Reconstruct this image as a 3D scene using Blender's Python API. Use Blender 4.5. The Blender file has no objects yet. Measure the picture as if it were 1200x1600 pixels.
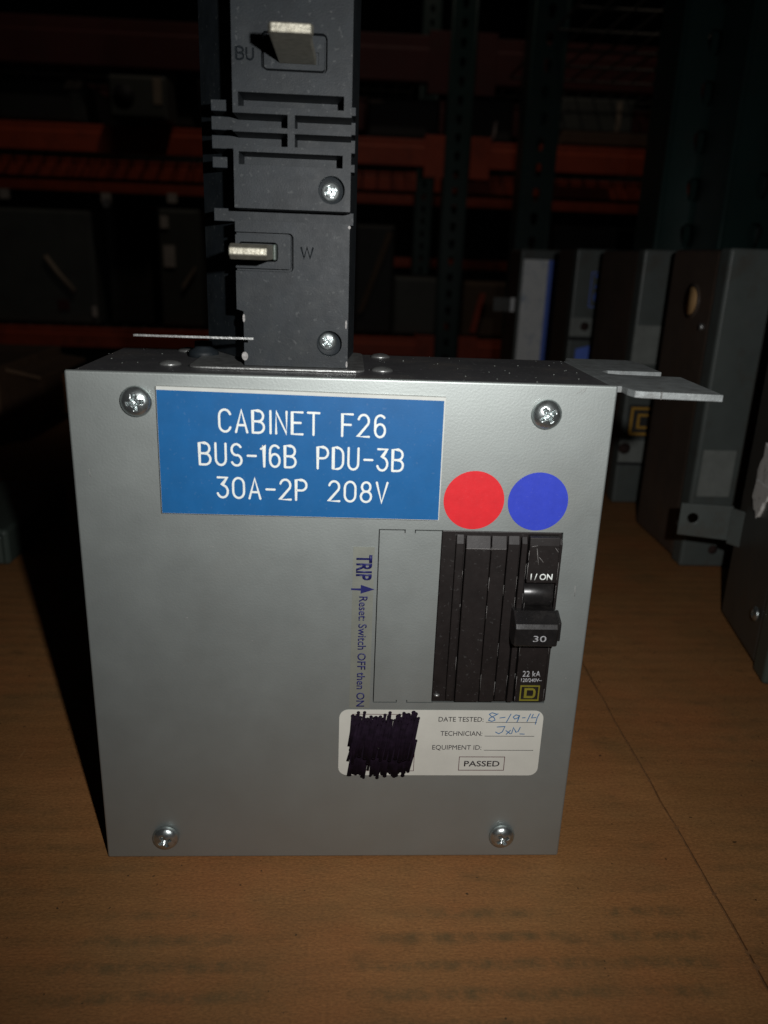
import bpy, bmesh, math, random
from mathutils import Vector, Matrix
random.seed(7)
sc = bpy.context.scene
col = sc.collection
R = math.radians

# ------------------------------------------------------------------ camera
CAM = Vector((-0.00077, -0.23880, 0.21570))
ROT = (1.25147116, -0.03603415, -0.04547143)
FPX = 1226.95                                  # focal length in pixels of the 1200x1600 photograph
cd = bpy.data.cameras.new('camera'); cam = bpy.data.objects.new('camera', cd); col.objects.link(cam)
cam.location = CAM; cam.rotation_euler = ROT
cd.sensor_fit = 'VERTICAL'; cd.sensor_height = 32.0; cd.sensor_width = 24.0
cd.lens = 32.0 * FPX / 1600.0
cd.clip_start = 0.01; cd.clip_end = 60
cd.dof.use_dof = True; cd.dof.focus_distance = 0.275; cd.dof.aperture_fstop = 11.0
sc.camera = cam
# ------------------------------------------------------------------ world and lamps
w = bpy.data.worlds.new('World'); sc.world = w; w.use_nodes = True
bg = w.node_tree.nodes['Background']; bg.inputs[0].default_value = (0.75, 0.85, 1, 1); bg.inputs[1].default_value = 0.0012
def lamp(name, kind, loc, target, energy, color, **kw):
    l = bpy.data.lights.new(name, kind); o = bpy.data.objects.new(name, l); col.objects.link(o)
    l.energy = energy; l.color = color; o.location = loc
    o.rotation_euler = (Vector(target) - Vector(loc)).to_track_quat('-Z', 'Y').to_euler()
    for k, v in kw.items(): setattr(l, k, v)
    return o
lamp('camera_flash', 'SPOT', (.0355, -.240, .2360), (.03, .05, .158), 2.95, (1.0, .99, .975), spot_size=R(107), spot_blend=1.0, shadow_soft_size=.0028)
lamp('warehouse_lamp', 'SPOT', (.1, 1.35, 2.7), (0, 2.65, .3), 14.5, (1.0, .86, .72), spot_size=R(92), spot_blend=.6, shadow_soft_size=.06)
vs = sc.view_settings; vs.view_transform = 'Standard'; vs.look = 'None'; vs.exposure = 0; vs.gamma = 1
try:
    sc.cycles.use_denoising = True; sc.cycles.max_bounces = 8; sc.cycles.caustics_reflective = False
except Exception: pass

# ------------------------------------------------------------------ helpers
CM = cam.rotation_euler.to_matrix()
def at(px, py, ax, v):
    """point of the photograph on the plane where world axis ax equals v"""
    d = CM @ Vector(((px - 600) / FPX, -(py - 800) / FPX, -1)); t = (v - CAM[ax]) / d[ax]
    return CAM + d * t

class MB:
    def __init__(s): s.v = []; s.f = []; s.sm = []
    def add(s, vs, fs, smooth=False):
        n = len(s.v); s.v += [tuple(v) for v in vs]; s.f += [tuple(n + i for i in f) for f in fs]; s.sm += [smooth] * len(fs); return s
    def box(s, x0, x1, y0, y1, z0, z1):
        return s.add([(x, y, z) for z in (z0, z1) for y in (y0, y1) for x in (x0, x1)],
                     [(0, 2, 3, 1), (4, 5, 7, 6), (0, 1, 5, 4), (2, 6, 7, 3), (0, 4, 6, 2), (1, 3, 7, 5)])
    def prism(s, poly, a0, a1, axis='y', smooth=False):
        """poly: 2D points; extruded from a0 to a1 along axis. y: (x,z); z: (x,y); x: (y,z)"""
        m = {'y': lambda p, a: (p[0], a, p[1]), 'z': lambda p, a: (p[0], p[1], a), 'x': lambda p, a: (a, p[0], p[1])}[axis]
        n = len(poly)
        ar = sum(poly[i][0] * poly[(i + 1) % n][1] - poly[(i + 1) % n][0] * poly[i][1] for i in range(n))
        if (ar < 0) != (axis == 'y'): poly = poly[::-1]
        if a0 > a1: a0, a1 = a1, a0
        vs = [m(p, a0) for p in poly] + [m(p, a1) for p in poly]
        k = len(s.v); s.v += vs
        def F(f, sm=False): s.f.append(tuple(k + i for i in f)); s.sm.append(sm)
        F(range(n - 1, -1, -1)); F(range(n, 2 * n))
        for i in range(n):
            j = (i + 1) % n; F((i, j, n + j, n + i), smooth)
        return s
    def lathe(s, prof, c=(0, 0, 0), axis='z', n=24, smooth=True):
        """prof: list of (r, h); closed with discs when r>0 at the ends"""
        ring = []
        def P(r, h, a):
            x, y = r * math.cos(a), r * math.sin(a)
            q = {'z': (x, y, h), 'y': (x, h, -y), 'x': (h, x, y)}[axis]
            return (c[0] + q[0], c[1] + q[1], c[2] + q[2])
        vs = []; fs = []
        for r, h in prof:
            if r < 1e-9: ring.append([len(vs)]); vs.append(P(0, h, 0))
            else: ring.append(list(range(len(vs), len(vs) + n))); vs += [P(r, h, 2 * math.pi * i / n) for i in range(n)]
        for a, b in zip(ring, ring[1:]):
            for i in range(n):
                j = (i + 1) % n
                if len(a) == 1 and len(b) == 1: continue
                if len(a) == 1: fs.append((a[0], b[j], b[i]))
                elif len(b) == 1: fs.append((a[i], a[j], b[0]))
                else: fs.append((a[i], a[j], b[j], b[i]))
        if len(ring[0]) > 1: fs.append(tuple(ring[0][::-1]))
        if len(ring[-1]) > 1: fs.append(tuple(ring[-1]))
        return s.add(vs, fs, smooth)
    def tube(s, pts, r, flat=None, n=8, smooth=True):
        """round tube through pts; flat=(y thickness) squashes the section along world Y (strokes drawn in the XZ plane)"""
        pts = [Vector(p) for p in pts]; vs = []; fs = []
        closed = (pts[0] - pts[-1]).length < 1e-7 and len(pts) > 3
        if closed: pts = pts[:-1]
        N = len(pts)
        for i, p in enumerate(pts):
            a = pts[i - 1] if (i or closed) else p; b = pts[(i + 1) % N] if (i < N - 1 or closed) else p
            t = (b - a)
            if t.length < 1e-9: t = Vector((1, 0, 0))
            t.normalize()
            up = Vector((0, 1, 0)) if abs(t.y) < .9 else Vector((1, 0, 0))
            sd = t.cross(up).normalized(); u2 = sd.cross(t).normalized()
            m = 1.0
            if 0 < i < N - 1 or closed:
                c = (p - a).normalized().dot((b - p).normalized()); m = 1 / max(.6, math.sqrt(max(.02, (1 + c) / 2)))
            for k in range(n):
                g = 2 * math.pi * (k + .5) / n
                vs.append(p + sd * (math.cos(g) * r * m) + u2 * (math.sin(g) * (flat if flat else r)))
        L = N if closed else N - 1
        for i in range(L):
            for k in range(n):
                fs.append((i * n + k, ((i + 1) % N) * n + k, ((i + 1) % N) * n + (k + 1) % n, i * n + (k + 1) % n))
        if not closed: fs += [tuple(range(n)), tuple((N - 1) * n + k for k in range(n - 1, -1, -1))]
        return s.add(vs, fs, smooth)
    def mesh(s, name, mat):
        me = bpy.data.meshes.new(name); me.from_pydata(s.v, [], s.f); me.polygons.foreach_set('use_smooth', s.sm)
        bm = bmesh.new(); bm.from_mesh(me); bmesh.ops.recalc_face_normals(bm, faces=bm.faces); bm.to_mesh(me); bm.free()
        if mat: me.materials.append(mat)
        return me
    def build(s, name, mat, parent=None, loc=None, rot=None, bevel=0, seg=2):
        o = bpy.data.objects.new(name, s.mesh(name, mat)); col.objects.link(o)
        if parent: o.parent = parent
        if loc: o.location = loc
        if rot: o.rotation_euler = rot
        if bevel: bev(o, bevel, seg)
        return o
def bev(o, wd, seg=2):
    m = o.modifiers.new('bevel', 'BEVEL'); m.width = wd; m.segments = seg; m.limit_method = 'ANGLE'; m.angle_limit = R(40); m.harden_normals = False
def cut(o, cutters):
    """boolean-subtract cutter MBs and bake the result"""
    tmp = []
    for c in cutters:
        t = c.build('cutter', None); t.matrix_world = o.matrix_world.copy() if False else Matrix.Identity(4); tmp.append(t)
        m = o.modifiers.new('cut', 'BOOLEAN'); m.operation = 'DIFFERENCE'; m.object = t; m.solver = 'EXACT'; m.use_self = True
    par = o.parent; o.parent = None
    bpy.context.view_layer.update()
    dg = bpy.context.evaluated_depsgraph_get()
    me = bpy.data.meshes.new_from_object(o.evaluated_get(dg)); me.name = o.name
    o.modifiers.clear(); o.data = me; o.parent = par
    for t in tmp: bpy.data.objects.remove(t)
    return o
def tag(o, label=None, cat=None, group=None, kind=None):
    if label: o['label'] = label
    if cat: o['category'] = cat
    if group: o['group'] = group
    if kind: o['kind'] = kind
    return o
def empty(name, loc, rz=0):
    o = bpy.data.objects.new(name, None); col.objects.link(o); o.location = loc; o.rotation_euler = (0, 0, rz); o.empty_display_size = .02; return o
def kids(o): return [c for c in bpy.data.objects if c.parent == o]
def copy_tree(o, parent=None):
    c = o.copy(); col.objects.link(c); c.parent = parent
    for ch in kids(o): copy_tree(ch, c)
    return c
def arc(cx, cz, rx, rz, a0, a1, n=8):
    return [(cx + rx * math.cos(R(a0 + (a1 - a0) * i / n)), cz + rz * math.sin(R(a0 + (a1 - a0) * i / n))) for i in range(n + 1)]
def rrect(x0, x1, z0, z1, r, n=5):
    return arc(x1 - r, z1 - r, r, r, 0, 90, n) + arc(x0 + r, z1 - r, r, r, 90, 180, n) + arc(x0 + r, z0 + r, r, r, 180, 270, n) + arc(x1 - r, z0 + r, r, r, 270, 360, n)

# ------------------------------------------------------------------ materials
def mat(name, base, rough=.5, metal=0.0, var=.12, vscale=60, bump=0.0, bscale=900, dirt=None, dirt_amt=.35, dscale=25, spec=.5, stretch=(1, 1, 1), coat=0, speck=0, speckscale=1500, bdist=.0004):
    m = bpy.data.materials.new(name); m.use_nodes = True; nt = m.node_tree; N = nt.nodes; L = nt.links
    b = N['Principled BSDF']; b.inputs['Roughness'].default_value = rough; b.inputs['Metallic'].default_value = metal
    b.inputs['Specular IOR Level'].default_value = spec
    if coat: b.inputs['Coat Weight'].default_value = coat; b.inputs['Coat Roughness'].default_value = .2
    tc = N.new('ShaderNodeTexCoord'); mp = N.new('ShaderNodeMapping'); mp.inputs['Scale'].default_value = stretch; L.new(tc.outputs['Object'], mp.inputs[0])
    def noise(scale, det=4, ro=.6):
        n = N.new('ShaderNodeTexNoise'); n.inputs['Scale'].default_value = scale; n.inputs['Detail'].default_value = det; n.inputs['Roughness'].default_value = ro
        L.new(mp.outputs[0], n.inputs['Vector']); return n
    def ramp(src, p0, p1, c0=(0, 0, 0, 1), c1=(1, 1, 1, 1)):
        r = N.new('ShaderNodeValToRGB'); r.color_ramp.elements[0].position = p0; r.color_ramp.elements[1].position = p1
        r.color_ramp.elements[0].color = c0; r.color_ramp.elements[1].color = c1; L.new(src, r.inputs[0]); return r
    def mix(f, a, c, blend='MIX'):
        x = N.new('ShaderNodeMix'); x.data_type = 'RGBA'; x.blend_type = blend
        if isinstance(f, float): x.inputs[0].default_value = f
        else: L.new(f, x.inputs[0])
        for i, q in ((6, a), (7, c)):
            if hasattr(q, 'links'): L.new(q, x.inputs[i])
            else: x.inputs[i].default_value = (*q, 1)
        return x.outputs[2]
    n1 = noise(vscale); lo = tuple(c * (1 - var) for c in base); hi = tuple(min(1, c * (1 + var)) for c in base)
    r1 = ramp(n1.outputs[0], .3, .7, (*lo, 1), (*hi, 1)); c = r1.outputs[0]
    if dirt:
        n2 = noise(dscale, 6, .7); r2 = ramp(n2.outputs[0], .52, .72); mm = N.new('ShaderNodeMath'); mm.operation = 'MULTIPLY'; mm.inputs[1].default_value = dirt_amt
        L.new(r2.outputs[0], mm.inputs[0]); c = mix(mm.outputs[0], c, dirt)
    if speck:
        n3 = noise(speckscale, 2, .5); r3 = ramp(n3.outputs[0], .66, .72); mm = N.new('ShaderNodeMath'); mm.operation = 'MULTIPLY'; mm.inputs[1].default_value = speck
        L.new(r3.outputs[0], mm.inputs[0]); c = mix(mm.outputs[0], c, (.6, .62, .6))
    L.new(c, b.inputs['Base Color'])
    nr = noise(vscale * 2.3); mr = N.new('ShaderNodeMapRange'); mr.inputs[3].default_value = max(.02, rough - .08); mr.inputs[4].default_value = min(1, rough + .08)
    L.new(nr.outputs[0], mr.inputs[0]); L.new(mr.outputs[0], b.inputs['Roughness'])
    if bump:
        nb = noise(bscale, 3, .6); bp = N.new('ShaderNodeBump'); bp.inputs['Strength'].default_value = bump; bp.inputs['Distance'].default_value = bdist
        L.new(nb.outputs[0], bp.inputs['Height']); L.new(bp.outputs[0], b.inputs['Normal'])
    return m
M = {}
M['paint'] = mat('silver_grey_paint', (.385, .418, .405), .50, .74, .04, 25, .27, 1300, dirt=(.34, .34, .31), dirt_amt=.35, dscale=9, speck=.10, speckscale=2600, bdist=.00012)
M['shaded_top_paint'] = mat('dusty_shaded_top_paint', (.10, .10, .105), .42, .2, .15, 60, .3, 1500, dirt=(.20, .17, .13), dirt_amt=.35, dscale=60, speck=.25, speckscale=620, bdist=.00012)  # the cover's paint with grazing shade painted in as a darker base, plus dust
M['bare_steel'] = mat('zinc_steel', (.42, .43, .42), .38, .8, .25, 300, .5, 1200, dirt=(.12, .11, .10), dirt_amt=.5, dscale=220, bdist=.0002)
M['tab_steel'] = mat('galvanised_tab', (.26, .28, .28), .55, .45, .2, 200, .5, 900, dirt=(.13, .12, .11), dirt_amt=.6, dscale=160, speck=.3, bdist=.0002)
M['screw'] = mat('zinc_screw', (.52, .57, .57), .30, .93, .18, 400, .25, 1500, dirt=(.20, .18, .14), dirt_amt=.5, dscale=300, bdist=.0002)
M['blade'] = mat('tinned_blade', (.38, .365, .30), .48, .75, .2, 500, .35, 1600, dirt=(.16, .14, .09), dirt_amt=.6, dscale=350, bdist=.0003)
M['black_plastic'] = mat('black_plastic_housing', (.0135, .0178, .0215), .52, 0, .22, 150, .25, 2200, dirt=(.034, .038, .038), dirt_amt=.5, dscale=90, spec=.28, speck=.05, speckscale=700, bdist=.00015)
M['breaker'] = mat('dark_brown_breaker_plastic', (.0125, .0095, .009), .48, 0, .2, 200, .2, 2200, dirt=(.022, .019, .018), dirt_amt=.4, dscale=140, spec=.35, speck=.035, speckscale=900, bdist=.0001)
M['handle'] = mat('glossy_black_handle', (.012, .011, .011), .3, 0, .2, 200, .15, 1500, dirt=(.05, .045, .04), dirt_amt=.3, dscale=200, bdist=.0001)
M['groove'] = mat('groove_black', (.006, .006, .007), .7, 0, .1)
M['white_core'] = mat('white_plastic_core', (.60, .62, .58), .5, 0, .06, 200)
M['blue_face'] = mat('blue_engraving_plastic', (.012, .12, .33), .45, 0, .07, 120, .15, 1500, spec=.3, speck=.04, speckscale=1000, bdist=.0001)
M['white_ink'] = mat('white_lettering', (.84, .88, .84), .6, 0, .08, 600)
M['grey_ink'] = mat('pale_grey_print', (.36, .36, .37), .6, 0, .15, 900)
M['red_dot'] = mat('red_vinyl', (.72, .022, .03), .45, 0, .06, 300, .15, 1800, spec=.4, speck=.04, bdist=.0001)
M['blue_dot'] = mat('blue_vinyl', (.035, .06, .52), .45, 0, .06, 300, .15, 1800, spec=.4, speck=.04, bdist=.0001)
M['sticker'] = mat('cream_paper_label', (.60, .59, .53), .6, 0, .05, 100, .15, 1500, bdist=.0001)
M['clear_film'] = mat('yellowed_clear_film', (.41, .43, .375), .46, .69, .04, 60, .2, 1500, bdist=.0001)
M['navy_ink'] = mat('navy_print', (.012, .014, .11), .5, 0, .1, 500)
M['black_ink'] = mat('black_print', (.03, .025, .03), .6, 0, .1, 500)
M['maroon_ink'] = mat('maroon_print', (.09, .02, .03), .6, 0, .1, 500)
M['marker'] = mat('black_marker', (.010, .005, .012), .85, 0, .5, 400, spec=.12)
M['pen'] = mat('blue_pen', (.03, .14, .32), .6, 0, .15, 500)
M['yellow_ink'] = mat('yellow_print', (.17, .15, .012), .6, 0, .12, 500)
M['scratch'] = mat('pale_scratch', (.30, .29, .28), .6, 0, .4, 1200)

BLOBS = ((-.058, -.052, .042, .034), (.048, -.050, .052, .034), (.108, -.040, .022, .03))
def cardboard():
    m = bpy.data.materials.new('brown_cardboard'); m.use_nodes = True; nt = m.node_tree; N = nt.nodes; L = nt.links
    b = N['Principled BSDF']; b.inputs['Roughness'].default_value = .62; b.inputs['Specular IOR Level'].default_value = .35
    tc = N.new('ShaderNodeTexCoord')
    def noise(scale, st=(1, 1, 1), det=5, ro=.6, off=(0, 0, 0)):
        mp = N.new('ShaderNodeMapping'); mp.inputs['Scale'].default_value = st; mp.inputs['Location'].default_value = off; L.new(tc.outputs['Object'], mp.inputs[0])
        n = N.new('ShaderNodeTexNoise'); n.inputs['Scale'].default_value = scale; n.inputs['Detail'].default_value = det; n.inputs['Roughness'].default_value = ro; L.new(mp.outputs[0], n.inputs['Vector']); return n.outputs[0]
    def ramp(src, els):
        r = N.new('ShaderNodeValToRGB'); L.new(src, r.inputs[0]); e = r.color_ramp.elements
        e[0].position, e[0].color = els[0][0], (*els[0][1], 1); e[1].position, e[1].color = els[-1][0], (*els[-1][1], 1)
        for p, c in els[1:-1]: q = e.new(p); q.color = (*c, 1)
        return r.outputs[0]
    def mth(op, a, c):
        x = N.new('ShaderNodeMath'); x.operation = op
        for i, q in enumerate((a, c)):
            if hasattr(q, 'links'): L.new(q, x.inputs[i])
            else: x.inputs[i].default_value = q
        return x.outputs[0]
    def mix(f, a, c, bl='MIX'):
        x = N.new('ShaderNodeMix'); x.data_type = 'RGBA'; x.blend_type = bl
        if hasattr(f, 'links'): L.new(f, x.inputs[0])
        else: x.inputs[0].default_value = f
        for i, q in ((6, a), (7, c)):
            if hasattr(q, 'links'): L.new(q, x.inputs[i])
            else: x.inputs[i].default_value = (*q, 1)
        return x.outputs[2]
    c = ramp(noise(9, (1, 2.2, 1), 6), [(.25, (.255, .120, .040)), (.5, (.32, .150, .052)), (.75, (.38, .185, .066))])
    red = ramp(noise(14, (1, 1, 1), 4, .6, (4, 4, 0)), [(.42, (0, 0, 0)), (.68, (1, 1, 1))]); c = mix(mth('MULTIPLY', red, .55), c, (.36, .128, .044))
    dul = ramp(noise(20, (.8, 1.5, 1), 5, .65, (9, 1, 0)), [(.48, (0, 0, 0)), (.70, (1, 1, 1))]); c = mix(mth('MULTIPLY', dul, .60), c, (.21, .120, .046))
    fib = ramp(noise(260, (.16, 1, 1), 4, .7), [(.3, (.95, .95, .95)), (.7, (1.04, 1.04, 1.04))]); c = mix(1.0, c, fib, 'MULTIPLY')
    fine = ramp(noise(1600, (.5, 1, 1), 2, .6), [(.3, (.76, .76, .76)), (.7, (1.20, 1.20, 1.20))]); c = mix(1.0, c, fine, 'MULTIPLY')
    hair = ramp(noise(55, (7, .35, 1), 2, .5, (2, 2, 0)), [(.73, (0, 0, 0)), (.76, (1, 1, 1))]); c = mix(mth('MULTIPLY', hair, .35), c, (.46, .26, .11))
    # greyish rubbed bands that run across the sheet with the corrugation
    wv = N.new('ShaderNodeTexWave'); wv.wave_type = 'BANDS'; wv.bands_direction = 'Y'; wv.inputs['Scale'].default_value = 30; wv.inputs['Distortion'].default_value = .9; wv.inputs['Detail'].default_value = 2; wv.inputs['Detail Scale'].default_value = 2.0
    L.new(tc.outputs['Object'], wv.inputs['Vector'])
    band = ramp(wv.outputs[0], [(.40, (0, 0, 0)), (.95, (1, 1, 1))]); patch = ramp(noise(11, (1, .9, 1), 3, .5, (3.2, 1.7, 0)), [(.46, (0, 0, 0)), (.58, (1, 1, 1))]); brk = ramp(noise(150, (1, .7, 1), 5, .75), [(.36, (0, 0, 0)), (.66, (1, 1, 1))])
    def blob(cx, cy, rx, ry):
        mp = N.new('ShaderNodeMapping'); mp.inputs['Scale'].default_value = (1 / rx, 1 / ry, 1); mp.inputs['Location'].default_value = (-cx / rx, -cy / ry, 0); L.new(tc.outputs['Object'], mp.inputs[0])
        gr = N.new('ShaderNodeTexGradient'); gr.gradient_type = 'SPHERICAL'; L.new(mp.outputs[0], gr.inputs[0])
        return ramp(gr.outputs[0], [(.0, (0, 0, 0)), (.35, (1, 1, 1))])
    patch = mth('MULTIPLY', patch, .5)
    for q in BLOBS: patch = mth('MAXIMUM', patch, blob(*q))
    f = mth('MULTIPLY', mth('MULTIPLY', band, patch), mth('MULTIPLY', brk, .72)); c = mix(f, c, (.100, .078, .034))
    sm = ramp(noise(38, (1, 1.6, 1), 4, .6, (7, 2, 0)), [(.60, (0, 0, 0)), (.74, (1, 1, 1))]); c = mix(mth('MULTIPLY', sm, .5), c, (.12, .075, .03))
    lt = ramp(noise(75, (.35, 1.5, 1), 3, .5, (1, 9, 0)), [(.70, (0, 0, 0)), (.76, (1, 1, 1))]); c = mix(mth('MULTIPLY', lt, .35), c, (.42, .22, .07))
    sp = ramp(noise(420, (1, 1, 1), 1, .4), [(.76, (0, 0, 0)), (.79, (1, 1, 1))]); c = mix(mth('MULTIPLY', sp, .85), c, (.04, .025, .012))
    L.new(c, b.inputs['Base Color'])
    rr = N.new('ShaderNodeMapRange'); rr.inputs[3].default_value = .45; rr.inputs[4].default_value = .8; L.new(noise(30), rr.inputs[0]); L.new(rr.outputs[0], b.inputs['Roughness'])
    bp = N.new('ShaderNodeBump'); bp.inputs['Strength'].default_value = .5; bp.inputs['Distance'].default_value = .0005
    h = mth('ADD', mth('MULTIPLY', wv.outputs[0], .35), mth('ADD', noise(700, (.4, 1, 1), 3), mth('MULTIPLY', noise(60, (.6, 1, 1), 3), .8)))
    L.new(h, bp.inputs['Height']); L.new(bp.outputs[0], b.inputs['Normal'])
    return m
M['cardboard'] = cardboard()
M['torn_liner'] = mat('torn_cardboard_liner', (.21, .10, .036), .8, 0, .35, 200)
M['carton'] = mat('dark_old_carton', (.12, .065, .033), .8, 0, .2, 30, .3, 500)
M['enc_grey'] = mat('grey_enclosure_paint', (.088, .102, .096), .45, 0, .12, 30, .25, 900, dirt=(.07, .05, .035), dirt_amt=.5, dscale=40)
M['enc_dark'] = mat('dark_grey_enclosure_paint', (.062, .062, .055), .4, 0, .15, 30, .25, 900, dirt=(.05, .035, .025), dirt_amt=.5, dscale=30)
M['enc_green'] = mat('green_grey_enclosure_paint', (.065, .085, .072), .4, 0, .12, 30, .25, 900)
M['enc_side'] = mat('stained_shaded_steel_side', (.080, .058, .045), .5, 0, .2, 20, .3, 700, dirt=(.11, .06, .03), dirt_amt=.4, dscale=30)  # brown stain and the shade of the sides are both in this colour
M['tan'] = mat('tan_interior', (.50, .30, .13), .6, 0, .15, 60)
M['rust'] = mat('rust', (.03, .015, .012), .95, 0, .3, 200)
M['label_white'] = mat('scuffed_white_label', (.90, .92, .92), .5, 0, .05, 60, dirt=(.28, .38, .55), dirt_amt=.75, dscale=55, stretch=(1, 1, 1))
M['label_blue'] = mat('blue_label_strip', (.12, .22, .80), .5, 0, .1, 60)
M['label_grey'] = mat('grey_label', (.20, .215, .20), .5, 0, .12, 90)
M['torn_paper'] = mat('torn_white_paper', (.85, .84, .80), .7, 0, .12, 120, .5, 400, dirt=(.15, .14, .13), dirt_amt=.9, dscale=120)
M['gold_ink'] = mat('gold_print', (.48, .26, .03), .5, 0, .1, 200)
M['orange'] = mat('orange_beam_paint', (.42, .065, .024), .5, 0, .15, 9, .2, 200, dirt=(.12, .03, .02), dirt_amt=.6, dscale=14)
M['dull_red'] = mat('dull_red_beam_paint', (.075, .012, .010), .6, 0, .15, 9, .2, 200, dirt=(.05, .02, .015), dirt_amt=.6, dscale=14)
M['green_steel'] = mat('dark_green_upright_paint', (.014, .040, .036), .38, 0, .15, 12, .2, 300, dirt=(.03, .03, .025), dirt_amt=.5, dscale=30)
M['wire'] = mat('dull_wire', (.09, .085, .075), .5, .5, .2, 30)
M['far_grey'] = mat('far_grey_paint', (.075, .08, .07), .55, 0, .15, 10, dirt=(.04, .035, .03), dirt_amt=.5, dscale=8)
M['far_black'] = mat('far_black_paint', (.022, .022, .020), .6, 0, .15, 10, dirt=(.05, .04, .03), dirt_amt=.4, dscale=8)
M['far_brown'] = mat('far_brown_carton', (.10, .065, .04), .8, 0, .15, 10)
M['far_tan'] = mat('far_tan_paper', (.30, .24, .18), .8, 0, .15, 20)
M['far_white'] = mat('far_white_tag', (.55, .50, .45), .7, 0, .1, 20)
M['concrete'] = mat('concrete_floor', (.12, .11, .10), .7, 0, .15, 4, .2, 60)
M['wall'] = mat('dark_wall_panel', (.03, .03, .03), .8, 0, .15, 2)

# ------------------------------------------------------------------ writing
def text_obj(s, mt, parent, x0, x1, z0, z1, y, name='lettering', rot=0, offset=0.0, th=.00004, axis='y', loc=None, rz=0):
    """print s into the box x0..x1, z0..z1 (cap height) on a plane facing -Y; rot=-90 reads downwards"""
    cu = bpy.data.curves.new(name, 'FONT'); cu.body = s; cu.size = 1; cu.offset = offset; cu.resolution_u = 3; cu.extrude = 0
    t = bpy.data.objects.new(name, cu); col.objects.link(t); bpy.context.view_layer.update()
    me = bpy.data.meshes.new_from_object(t.evaluated_get(bpy.context.evaluated_depsgraph_get())); bpy.data.objects.remove(t)
    xs = [v.co.x for v in me.vertices]; cap = .729 if True else 0
    # measure the real cap height from the glyphs (capitals sit on 0)
    ys = [v.co.y for v in me.vertices]; a, b_ = min(xs), max(xs); h0, h1 = 0.0, max(ys)
    for v in me.vertices:
        u = (v.co.x - a) / (b_ - a); k = (v.co.y - h0) / (h1 - h0)
        if rot == 0: X, Z = x0 + u * (x1 - x0), z0 + k * (z1 - z0)
        elif rot == -90: X, Z = x0 + k * (x1 - x0), z1 - u * (z1 - z0)
        else: X, Z = x1 - k * (x1 - x0), z0 + u * (z1 - z0)
        v.co = (X, y, Z)
    me.materials.append(mt)
    bm = bmesh.new(); bm.from_mesh(me)
    bmesh.ops.recalc_face_normals(bm, faces=bm.faces)
    r = bmesh.ops.extrude_face_region(bm, geom=list(bm.faces)); bmesh.ops.translate(bm, verts=[g for g in r['geom'] if isinstance(g, bmesh.types.BMVert)], vec=(0, -th, 0))
    bmesh.ops.recalc_face_normals(bm, faces=bm.faces); bm.to_mesh(me); bm.free(); me.name = name
    o = bpy.data.objects.new(name, me); col.objects.link(o); o.parent = parent
    return o
def glyph(ch):
    A = arc; w = .6
    G = {
     'C': [[*A(.3, .7, .3, .3, 20, 180), *A(.3, .3, .3, .3, 180, 340)]],
     'A': [[(0, 0), (.3, 1), (.6, 0)], [(.1, .32), (.5, .32)]],
     'B': [[(0, 0), (0, 1), (.3, 1), *A(.3, .76, .26, .24, 90, -90, 8), (0, .52)], [(.3, .52), *A(.3, .26, .3, .26, 90, -90, 8), (0, 0)]],
     'I': [[(.05, 0), (.05, 1)]],
     'N': [[(0, 0), (0, 1), (.56, 0), (.56, 1)]],
     'E': [[(.55, 1), (0, 1), (0, 0), (.55, 0)], [(0, .52), (.45, .52)]],
     'T': [[(0, 1), (.6, 1)], [(.3, 1), (.3, 0)]],
     'F': [[(.55, 1), (0, 1), (0, 0)], [(0, .52), (.45, .52)]],
     '2': [[*A(.3, .72, .28, .28, 165, -30, 9), (0, 0), (.6, 0)]],
     '6': [[*A(.3, .72, .27, .28, 40, 180, 7), (.03, .3)], A(.3, .3, .27, .3, 0, 360, 16)],
     'U': [[(0, 1), *A(.28, .28, .28, .28, 180, 360), (.56, 1)]],
     'S': [[*A(.3, .74, .27, .26, 30, 270, 9), *A(.3, .25, .28, .25, 78, -155, 9)]],
     '-': [[(.05, .48), (.5, .48)]],
     '1': [[(0, .82), (.17, 1), (.17, 0)]],
     'P': [[(0, 0), (0, 1), (.3, 1), *A(.3, .74, .28, .26, 90, -90, 8), (0, .48)]],
     'D': [[(0, 0), (0, 1), (.22, 1), *A(.22, .66, .34, .34, 90, 0, 6), *A(.22, .34, .34, .34, 0, -90, 6), (0, 0)]],
     '3': [[(.02, 1), (.52, 1), (.24, .62), *A(.27, .31, .29, .31, 80, -160, 10)]],
     '0': [[*A(.3, .68, .3, .32, 0, 180, 10), *A(.3, .32, .3, .32, 180, 360, 10), (.6, .68)]],
     '8': [A(.3, .76, .24, .24, 0, 360, 14), A(.3, .27, .29, .27, 0, 360, 14)],
     'V': [[(0, 1), (.3, 0), (.6, 1)]],
     'W': [[(0, 1), (.2, 0), (.4, 1), (.6, 0), (.8, 1)]],
     'J': [[(.5, 1), (.42, .2), (.2, .0), (.0, .2)]],
    }
    g = G[ch]; return g, max(p[0] for s_ in g for p in s_)
def strokes(s, x0, x1, z0, z1, gap=.24, space=.75):
    out = []; X = 0
    for ch in s:
        if ch == ' ': X += space; continue
        g, wd = glyph(ch)
        for pl in g: out.append([(X + px, pz) for px, pz in pl])
        X += wd + gap
    X -= gap; k = (x1 - x0) / X
    return [[(x0 + px * k, z0 + pz * (z1 - z0)) for px, pz in pl] for pl in out]
def ribbon(mb, pls, y, r, flat=.00008):
    for j, pl in enumerate(pls):
        mb.tube([(p[0], y - .000003 * (j % 7), p[1]) for p in pl], r, flat, 8, False)
        for e in (pl[0], pl[-1]):
            mb.lathe([(0, -flat), (r * .75, -flat * .7), (r * .98, 0), (0, flat)], (e[0], y - .000003 * (j % 7), e[1]), 'y', 10, False)

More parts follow.
